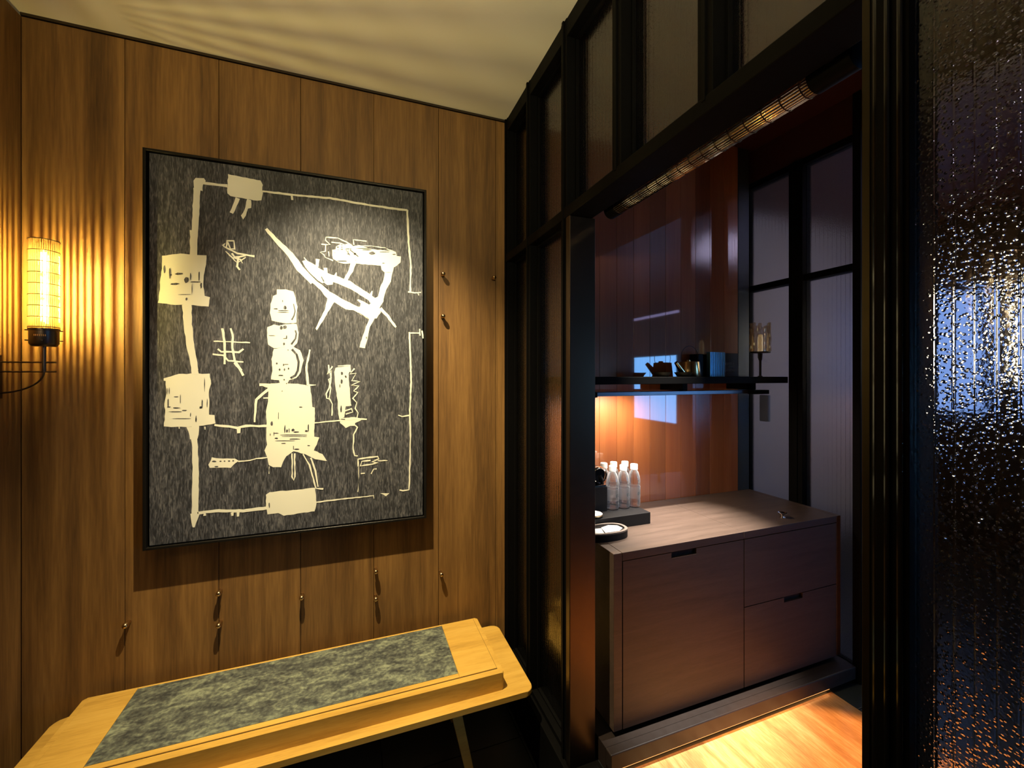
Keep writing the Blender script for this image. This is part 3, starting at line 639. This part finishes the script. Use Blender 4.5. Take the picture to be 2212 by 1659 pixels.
for i in range(7):   # small engraved band
    a = math.radians(-100 + i * 7); box(b, LX + 0.0378*math.cos(a) - 0.0012, LX + 0.0378*math.cos(a) + 0.0012, LY + 0.0378*math.sin(a) - 0.0006, LY + 0.0378*math.sin(a) + 0.0006, 1.586, 1.592)
obj('engraving', b, M['gold'], sk)
for z in (1.640, 1.725, 1.810):
    b = new_bm(); lathe(b, [(0.0, z), (0.0012, z + 0.001), (0.0016, z + 0.004), (0.0016, z + 0.069), (0.0012, z + 0.072), (0.0, z + 0.073)], (LX, LY, 0), 16)
    bb = obj('bulb', b, M['bulb'], t, True)
    b = new_bm(); lathe(b, [(0.0, z - 0.004), (0.007, z), (0.011, z + 0.012), (0.011, z + 0.062), (0.006, z + 0.076), (0.0, z + 0.079)], (LX, LY, 0), 20); obj('glass_envelope', b, M['envelope'], bb, True)
b = new_bm(); tube(b, (LX, LY, 1.462), (LX, LY, 1.554), 0.0055, 12)
arc = [(LX, LY, 1.464)]
for k in range(1, 13):
    a = math.radians(90 * k / 12); arc.append((LX - 0.125 + 0.125*math.cos(a), LY, 1.464 - 0.075*math.sin(a)))
path(b, arc + [(-1.154, LY, 1.389)], 0.0030, 8)
obj('arm', b, M['bronze'], t, True)
for zz in (1.496, 1.463):
    b = new_bm(); tube(b, (-1.154, LY, zz), (LX + 0.032, LY, zz), 0.0030, 10); obj('bracket_rod', b, M['bronze'], t, True)
b = new_bm(); rbox(b, -1.155, -1.147, LY - 0.03, LY + 0.03, 1.37, 1.52, 0.003); obj('wall_plate', b, M['bronze'], t)

# its twin on the same wall, nearer the viewer
M['bulb_dim'] = emis('softly_lit_bulb', (1.0, 0.84, 0.55), 1500)
r = t.copy(); C.objects.link(r); r.location = (-1.155, LY - 1.07, 1.45); r['label'] = 'second amber glass rod sconce on the left wall, seen only in reflections'
for ch in list(t.children):
    c = ch.copy(); C.objects.link(c); c.parent = r; c.matrix_parent_inverse = ch.matrix_parent_inverse.copy()
    if ch.name.startswith('bulb'):
        c.data = ch.data.copy(); c.data.materials[0] = M['bulb_dim']
    for g in list(ch.children):
        d = g.copy(); C.objects.link(d); d.parent = c
t['group'] = r['group'] = 'glass rod sconces'

# horizontal tube lamp under the header
t = thing('tube_lamp', 'unlit horizontal lamp of bronze tinted glass rods under the screen header', 'pendant lamp', (0.885, 0.95, 2.065))
TX, TZ, TR = 0.888, 2.058, 0.026
b = new_bm()
for k in range(26):
    a = 2*math.pi*k/26; tube(b, (TX + TR*math.cos(a), 0.60, TZ + TR*math.sin(a)), (TX + TR*math.cos(a), 1.29, TZ + TR*math.sin(a)), 0.0021, 8)
obj('glass_rods', b, M['rod_dim'], t, True)
for i in range(16):
    b = new_bm(); ring(b, (TX, 0, TZ), TR + 0.0026, 0.615 + i*0.0445, 0.0009, 'Y', 32); obj('wire_ring', b, M['bronze'], t, True)
for y0, y1 in ((0.515, 0.602), (1.288, 1.345)):
    b = new_bm(); lathe(b, [(0.0, y0), (0.024, y0), (0.030, y0 + 0.004), (0.030, y1 - 0.004), (0.024, y1), (0.0, y1)], (TX, 0, TZ), 28, 'Y'); obj('end_cap', b, M['black'], t, True)
for yy in (0.55, 1.32):
    b = new_bm(); box(b, XB - 0.002, TX, yy - 0.008, yy + 0.008, TZ - 0.005, TZ + 0.005, 0.001); obj('mount', b, M['black'], t)
b = new_bm(); tube(b, (TX, 0.64, TZ), (TX, 1.25, TZ), 0.006, 12); obj('inner_tube', b, M['brass'], t, True)

# ------------------------------------------------------------------ sideboard
t = thing('sideboard', 'wide brown veneer sideboard with a door and drawers in the alcove', 'sideboard', (1.55, 1.6, 0.085))
HX0, HX1, HY0, HY1, HZ0, HZ1 = 0.915, 2.197, 1.362, 1.866, 0.105, 0.776
b = new_bm()
box(b, HX0, 0.953, HY0, HY1, HZ0, HZ1 - 0.0, 0.0015); box(b, 2.170, HX1, HY0, HY1, HZ0, HZ1, 0.0015)
box(b, 0.955, 2.168, HY0 + 0.022, HY1, HZ0, 0.742)
obj('carcass', b, M['veneer'], t)
for x0, x1 in ((0.9545, 1.5725), (1.5745, 2.1690)):
    b = new_bm(); box(b, x0, x1, HY0, HY1, 0.745, HZ1, 0.001); obj('top_panel', b, M['veneer'], t)
def front(name, x0, x1, z0, z1, slot):
    b = new_bm()
    if slot:
        s0, s1 = slot; d = 0.022
        pts = [(x0, z0), (x1, z0), (x1, z1), (s1, z1), (s1, z1 - d), (s0, z1 - d), (s0, z1), (x0, z1)]
    else: pts = [(x0, z0), (x1, z0), (x1, z1), (x0, z1)]
    va = [b.verts.new((p[0], HY0, p[1])) for p in pts]; vb = [b.verts.new((p[0], HY0 + 0.019, p[1])) for p in pts]
    b.faces.new(va); b.faces.new(vb[::-1]); n = len(pts)
    for i in range(n): b.faces.new((va[i], vb[i], vb[(i+1) % n], va[(i+1) % n]))
    o = obj(name, b, M['veneer'], t)
    if slot:
        b = new_bm(); box(b, s0, s1, HY0 + 0.012, HY0 + 0.018, z1 - 0.022, z1); obj('slot_shade', b, M['groove'], o)  # dark backing stands in for the shade inside the slot
    return o
front('door', 0.957, 1.571, HZ0, 0.742, (1.185, 1.312))
front('drawer', 1.576, 2.167, 0.452, 0.742, None)
front('drawer', 1.576, 2.167, HZ0, 0.448, (1.815, 1.935))
b = new_bm(); box(b, 0.99, 2.15, 1.43, 1.84, 0.0855, 0.105); obj('plinth', b, M['black'], t)

# ------------------------------------------------------------------ things on the sideboard
ZT = HZ1
tr = new_bm(); box(tr, 0.922, 1.262, 1.586, 1.830, ZT, ZT + 0.052, 0.002)
tag(obj('tray', tr, M['blackmatt']), 'flat black box tray carrying the water bottles on the sideboard', 'tray')
ZB = ZT + 0.052
# coffee machine
t = thing('coffee_machine', 'black and chrome capsule coffee machine beside the water bottles', 'coffee machine', (1.01, 1.76, ZB))
b = new_bm(); rbox(b, 0.935, 1.090, 1.668, 1.825, ZB, ZB + 0.112, 0.008, 0.003); obj('body', b, M['blackmatt'], t)
b = new_bm(); rbox(b, 0.937, 1.088, 1.670, 1.823, ZB + 0.1122, ZB + 0.121, 0.008, 0.002); obj('drip_plate', b, M['chrome'], t)
b = new_bm(); lathe(b, [(0.0, -0.052), (0.028, -0.052), (0.034, -0.047), (0.037, -0.036), (0.0385, 0.05), (0.034, 0.058), (0.0, 0.060)], (1.050, 1.728, ZB + 0.166), 36, 'Y'); obj('brew_head', b, M['blackgloss'], t, True)
b = new_bm(); lathe(b, [(0.030, -0.056), (0.035, -0.059), (0.0385, -0.052), (0.0395, -0.046), (0.0375, -0.044), (0.033, -0.050)], (1.050, 1.728, ZB + 0.166), 40, 'Y'); obj('chrome_ring', b, M['chrome'], t, True)
b = new_bm(); lathe(b, [(0.0, 0.0), (0.020, 0.0), (0.034, 0.010), (0.036, 0.10), (0.0, 0.11)], (0.968, 1.672, ZB + 0.163), 28, 'Y'); obj('water_tank', b, M['blackgloss'], t, True)
b = new_bm(); path(b, [(1.052, 1.676, ZB + 0.164), (1.058, 1.670, ZB + 0.145), (1.062, 1.672, ZB + 0.124)], 0.008, 10); obj('spout', b, M['blackgloss'], t, True)
b = new_bm(); box(b, 1.02, 1.075, 1.70, 1.77, ZB + 0.1205, ZB + 0.130, 0.002); obj('head_mount', b, M['blackgloss'], t)

# bottles
def bottle(x, y, lab):
    z = ZB
    t = thing('water_bottle', lab, 'bottle', (x, y, z), 'clear water bottles on the black tray')
    b = new_bm()
    lathe(b, [(0.0, 0.004), (0.018, 0.0), (0.0268, 0.003), (0.0290, 0.010), (0.0290, 0.030), (0.0278, 0.034), (0.0290, 0.038), (0.0290, 0.052), (0.0278, 0.056), (0.0290, 0.060),
              (0.0290, 0.098), (0.0278, 0.102), (0.0290, 0.106), (0.0290, 0.120), (0.0283, 0.130), (0.0256, 0.146), (0.0205, 0.162), (0.0150, 0.172), (0.0125, 0.176), (0.0125, 0.184), (0.0, 0.184)], (x, y, z), 28)
    obj('bottle_body', b, M['plastic'], t, True)
    b = new_bm(); lathe(b, [(0.0150, 0.174), (0.0174, 0.175), (0.0176, 0.180), (0.0171, 0.181), (0.0174, 0.197), (0.0158, 0.200), (0.0, 0.2005)], (x, y, z), 26); obj('cap', b, M['white'], t, True)
    # printed mark: an arch joined to a hook
    b = new_bm(); rr = 0.0296
    def arc_band(pts, wd):
        for (a0, h0), (a1, h1) in zip(pts, pts[1:]):
            n = 3
            for i in range(n):
                q0 = i/n; q1 = (i+1)/n
                A0 = a0 + (a1-a0)*q0; A1 = a0 + (a1-a0)*q1; H0 = h0 + (h1-h0)*q0; H1 = h0 + (h1-h0)*q1
                vert = abs(a1-a0) < 1e-3
                da = (wd/rr/2) if vert else 0; dh = 0 if vert else wd/2
                def P(A, H): return b.verts.new((x + rr*math.sin(A), y - rr*math.cos(A), z + H))
                b.faces.new((P(A0-da, H0-dh), P(A1-da if vert else A1, H1-dh), P(A1+da, H1+dh), P(A0+da, H0+dh)))
    o_ = 0.30
    arc_band([(-0.28+o_, 0.058), (-0.28+o_, 0.072), (0.06+o_, 0.072), (0.06+o_, 0.062), (0.34+o_, 0.062), (0.34+o_, 0.073)], 0.0018)
    arc_band([(-0.22+o_, 0.059), (-0.22+o_, 0.071)], 0.004)
    obj('printed_mark', b, M['greyink'], t)
    b = new_bm(); lathe(b, [(0.0293, 0.042), (0.0293, 0.096)], (x, y, z), 28); obj('label', b, M['film'], t, True)
    b = new_bm(); lathe(b, [(0.0, 0.006), (0.0278, 0.008), (0.0278, 0.094), (0.0, 0.0945)], (x, y, z), 24); obj('water', b, M['plastic'], t, True)
    return t
bl = [(1.249, 1.690, 'front water bottle at the right end of the black tray'),
      (1.189, 1.690, 'front water bottle in the middle of the black tray'),
      (1.129, 1.690, 'front water bottle right beside the coffee machine'),
      (1.246, 1.758, 'rear water bottle behind the rightmost bottle on the tray'),
      (1.186, 1.766, 'rear water bottle behind the middle bottle on the tray'),
      (1.127, 1.760, 'rear water bottle partly hidden behind the coffee machine')]
b0 = None
for x, y, lab in bl:
    if b0 is None: b0 = bottle(x, y, lab); continue
    r = b0.copy(); C.objects.link(r); r.location = (x, y, ZB); r['label'] = lab
    for ch in b0.children:
        c = ch.copy(); C.objects.link(c); c.parent = r; c.matrix_parent_inverse = ch.matrix_parent_inverse.copy()

# amenity dish with paper disc
t = thing('round_caddy', 'small black round dish with gold rim under a white paper disc', 'dish', (0.990, 1.627, ZB))
b = new_bm(); lathe(b, [(0.0, 0.0), (0.036, 0.0), (0.039, 0.004), (0.0395, 0.010), (0.0, 0.010)], (0.990, 1.627, ZB), 36); obj('dish', b, M['blackgloss'], t, True)
b = new_bm(); lathe(b, [(0.0392, 0.0095), (0.0405, 0.0095), (0.0405, 0.0125), (0.0392, 0.0125), (0.0392, 0.0095)], (0.990, 1.627, ZB), 36); obj('gold_rim', b, M['gold'], t, True)
b = new_bm(); prism(b, [(0.990 + 0.0385*math.cos(math.radians(a)), 1.627 + 0.0385*math.sin(math.radians(a))) for a in range(10, 370, 40)], ZB + 0.0102, ZB + 0.0138)
pp = obj('paper_disc', b, M['paper'], t)
def ink(px_, py_, z_, parent, s=1.0):
    b = new_bm()
    box(b, px_ - 0.005*s, px_ + 0.005*s, py_ - 0.003*s, py_ + 0.003*s, z_, z_ + 0.0004); box(b, px_ - 0.009*s, px_ - 0.006*s, py_ - 0.001*s, py_ + 0.001*s, z_, z_ + 0.0004); box(b, px_ + 0.006*s, px_ + 0.012*s, py_ - 0.0008*s, py_ + 0.0008*s, z_, z_ + 0.0004)
    obj('printed_emblem', b, M['inkblue'], parent)
ink(0.990, 1.627, ZB + 0.0138, pp)

# oval box with cards in front
t = thing('oval_organizer', 'black oval tray with white cards at the left front of the sideboard', 'tray', (0.98, 1.545, ZT))
def oval(rx, ry, cx, cy, n=44): return [(cx + rx*math.copysign(abs(math.cos(2*math.pi*k/n))**0.8, math.cos(2*math.pi*k/n)), cy + ry*math.copysign(abs(math.sin(2*math.pi*k/n))**0.8, math.sin(2*math.pi*k/n))) for k in range(n)]
OX, OY = 0.982, 1.526
b = new_bm(); prism(b, oval(0.100, 0.058, OX, OY), ZT, ZT + 0.028, 0.002); obj('bowl', b, M['blackmatt'], t)
b = new_bm(); outer = oval(0.100, 0.058, OX, OY); inner = oval(0.088, 0.047, OX, OY); n = len(outer)
rows = []
for pts, zz in ((outer, ZT + 0.0282), (outer, ZT + 0.034), (inner, ZT + 0.034), (inner, ZT + 0.0282)): rows.append([b.verts.new((p[0], p[1], zz)) for p in pts])
for A, Q in zip(rows, rows[1:] + rows[:1]):
    for k in range(n): b.faces.new((A[k], A[(k+1) % n], Q[(k+1) % n], Q[k]))
obj('rim', b, simple('taupe_leather_rim', (0.16, 0.13, 0.11), 0.5), t)
b = new_bm(); prism(b, [(OX - 0.02, OY - 0.036), (OX + 0.048, OY - 0.034), (OX + 0.078, OY - 0.012), (OX + 0.074, OY + 0.020), (OX + 0.040, OY + 0.036), (OX - 0.004, OY + 0.022)], ZT + 0.0285, ZT + 0.0305)
cc = obj('paper_card', b, M['paper'], t); ink(OX + 0.035, OY, ZT + 0.0305, cc)
b = new_bm(); prism(b, [(OX - 0.072, OY - 0.028), (OX - 0.026, OY - 0.036), (OX - 0.008, OY + 0.016), (OX - 0.060, OY + 0.024)], ZT + 0.0285, ZT + 0.0300)
obj('paper_card', b, M['paper'], t)

# small metal knob dish
KX, KY = 1.902, 1.436
b = new_bm(); lathe(b, [(0.0, 0.0), (0.011, 0.0), (0.012, 0.002), (0.006, 0.006), (0.006, 0.011), (0.012, 0.016), (0.019, 0.021), (0.0195, 0.024), (0.017, 0.0245), (0.010, 0.019), (0.0, 0.017)], (KX, KY, ZT), 28)
tag(obj('bottle_stopper', b, M['chrome'], None, True), 'small silver mushroom shaped stopper on the right of the sideboard top', 'stopper')

# ------------------------------------------------------------------ shelf
ZS = 1.443
t = thing('wall_shelf', 'long black metal shelf across the alcove above the sideboard', 'shelf', (1.54, 1.87, 1.36))
b = new_bm(); box(b, 0.895, 2.205, 1.632, 1.869, ZS - 0.034, ZS, 0.002); obj('shelf_board', b, M['black'], t)
b = new_bm(); box(b, 0.985, 2.075, 1.700, 1.745, 1.352, 1.372, 0.002); obj('under_rail', b, simple('blue_grey_metal', (0.16, 0.16, 0.18), 0.3, 0.8), t)
for xx in (0.99, 1.55, 2.02):
    b = new_bm(); box(b, xx, xx + 0.03, 1.700, 1.869, 1.3725, ZS - 0.0345, 0.001); obj('shelf_bracket', b, M['black'], t)
b = new_bm(); box(b, 1.99, 2.10, 1.660, 1.699, 1.350, 1.372, 0.001); obj('rail_end', b, M['black'], t)
b = new_bm(); box(b, 0.90, 1.03, 1.660, 1.699, 1.350, 1.372, 0.001); obj('rail_end', b, M['black'], t)

def bowl(name, x, y, r, h, lab):
    b = new_bm(); lathe(b, [(0.0, 0.0), (r*0.62, 0.0), (r*0.64, 0.001), (r, h), (r*0.97, h), (r*0.60, 0.003), (0.0, 0.003)], (x, y, ZS), 32)
    return tag(obj(name, b, M['brass'], None, True), lab, 'bowl', 'small bowls on the shelf')
M['darkbrass'] = simple('dull_brass', (0.16, 0.13, 0.08), 0.4, 0.8)
o = bowl('small_bowl', 1.425, 1.700, 0.041, 0.023, 'small flared bowl standing alone at the left on the black shelf'); o.data.materials[0] = M['darkbrass']
o = bowl('small_bowl', 1.545, 1.690, 0.045, 0.023, 'small flared bowl in front of the brass teapot on the shelf'); o.data.materials[0] = M['darkbrass']
# teapot
TX_, TY_ = 1.655, 1.765
t = thing('teapot', 'brass teapot with angled spout and thin hoop handle on the shelf', 'teapot', (TX_, TY_, ZS))
b = new_bm(); lathe(b, [(0.0, 0.0), (0.056, 0.0), (0.057, 0.002), (0.049, 0.078), (0.046, 0.080), (0.0, 0.080)], (TX_, TY_, ZS), 40); obj('body', b, M['gold'], t, True)
b = new_bm(); lathe(b, [(0.012, 0.0802), (0.013, 0.0812), (0.013, 0.088), (0.0, 0.089)], (TX_ - 0.012, TY_, ZS), 20); obj('lid_knob', b, M['gold'], t, True)
b = new_bm(); tube(b, (TX_ - 0.050, TY_ - 0.006, ZS + 0.022), (TX_ - 0.100, TY_ - 0.012, ZS + 0.074), 0.017, 16, 0.010); obj('spout', b, M['gold'], t, True)
b = new_bm(); hp = []
for k in range(25):
    a = math.radians(-20 + 220*k/24); hp.append((TX_ + 0.056*math.cos(a), TY_, ZS + 0.104 + 0.058*math.sin(a)))
path(b, hp, 0.0014, 8); 
tube(b, hp[0], (TX_ + 0.047, TY_, ZS + 0.074), 0.0014, 8); tube(b, hp[-1], (TX_ - 0.047, TY_, ZS + 0.074), 0.0014, 8)
obj('handle', b, M['bronze'], t, True)
# upright things to the right of the teapot
b = new_bm(); box(b, 1.748, 1.785, 1.800, 1.866, ZS, ZS + 0.124, 0.002); box(b, 1.7855, 1.835, 1.806, 1.866, ZS, ZS + 0.122, 0.002)
tag(obj('gift_box', b, M['blackmatt']), 'plain black box standing on the shelf behind the teapot', 'box')
t = thing('ribbed_book', 'pale blue book with a ribbed cover standing on the shelf', 'book', (1.855, 1.78, ZS))
b = new_bm(); box(b, 1.800, 1.909, 1.774, 1.796, ZS, ZS + 0.134, 0.001)
x = 1.803; 
while x < 1.905:
    tube(b, (x, 1.7735, ZS + 0.001), (x, 1.7735, ZS + 0.133), 0.0032, 8); x += 0.0125
obj('ribbed_cover', b, M['bluebook'], t)
t = thing('navy_book', 'navy book with faint grey lettering, right of the blue ribbed one', 'book', (1.96, 1.79, ZS))
b = new_bm(); box(b, 1.912, 2.018, 1.785, 1.812, ZS, ZS + 0.130, 0.001); obj('book_cover', b, M['darkbook'], t)
b = new_bm()
for row, (zz, hh) in enumerate(((0.066, 0.013), (0.043, 0.010), (0.026, 0.008))):
    x = 1.921
    while x < 1.985:
        wq = random.choice([0.004, 0.006, 0.008]); box(b, x, x + wq, 1.7838, 1.7855, ZS + zz, ZS + zz + hh * random.choice([0.7, 1.0])); x += wq + 0.0022
obj('cover_lettering', b, M['faintprint'], t)
# goblet lamp
GX, GY = 2.040, 1.665
t = thing('table_lamp', 'textured glass lamp on a slender bronze stem at the right end of the shelf', 'lamp', (GX, GY, ZS))
b = new_bm(); lathe(b, [(0.0, 0.0), (0.012, 0.0), (0.012, 0.004), (0.006, 0.006), (0.0058, 0.085), (0.009, 0.092), (0.011, 0.125), (0.0, 0.127)], (GX, GY, ZS), 20); tube(b, (GX - 0.014, GY - 0.004, ZS + 0.098), (GX - 0.014, GY - 0.004, ZS + 0.132), 0.006, 10); obj('stem', b, M['bronze'], t, True)
b = new_bm(); lathe(b, [(0.0, 0.127), (0.046, 0.127), (0.049, 0.130), (0.049, 0.134), (0.0, 0.136)], (GX, GY, ZS), 32); obj('shade_base', b, M['bronze'], t, True)
b = new_bm()
for k in range(9):
    a = 2*math.pi*k/9 + 0.3; top = random.uniform(0.262, 0.292)
    cx, cy = GX + 0.043*math.cos(a), GY + 0.043*math.sin(a); n = 10
    prof = [(0.0, 0.134)] + [(random.uniform(0.0065, 0.0105), 0.136 + (top - 0.136)*i/n) for i in range(n + 1)] + [(0.0, top + 0.003)]
    lathe(b, prof, (cx, cy, ZS), 9)
M['nugget'] = mix_glass('golden_textured_glass', (1.0, 0.95, 0.88), 0.68, 0.06, 0.06)
obj('glass_shade', b, M['nugget'], t)
b = new_bm(); lathe(b, [(0.0, 0.137), (0.012, 0.137), (0.013, 0.20), (0.010, 0.225), (0.0, 0.228)], (GX, GY, ZS), 18); obj('bulb', b, emis('dim_candle_bulb', (1.0, 0.72, 0.40), 0.35), t, True)

# grey-blue rounded block of unknown use on the far face of the ribbed glass
b = new_bm(); rbox(b, 2.2565, 2.280, 1.788, 1.850, 1.18, 1.335, 0.010, 0.004)
obj('handle', b, simple('grey_blue_block', (0.24, 0.27, 0.34), 0.6, 0.0), ws)
# added lamp in the room beyond, gives the near textured pane warm sparkle
t = thing('sparkle_lamp', 'warm lamp added in the room beyond for sparkle in the textured glass at right', 'lamp', (3.55, 1.10, 0.0))
b = new_bm(); lathe(b, [(0.0, 0.0), (0.13, 0.0), (0.13, 0.015), (0.012, 0.03), (0.012, 1.42), (0.0, 1.42)], (3.55, 1.12, 0), 24); obj('lamp_stand', b, M['bronze'], t, True)
b = new_bm(); lathe(b, [(0.14, 1.42), (0.13, 1.95), (0.126, 1.95), (0.136, 1.42), (0.14, 1.42)], (3.55, 1.12, 0), 32); obj('lamp_shade', b, M['warmshade'], t, True)
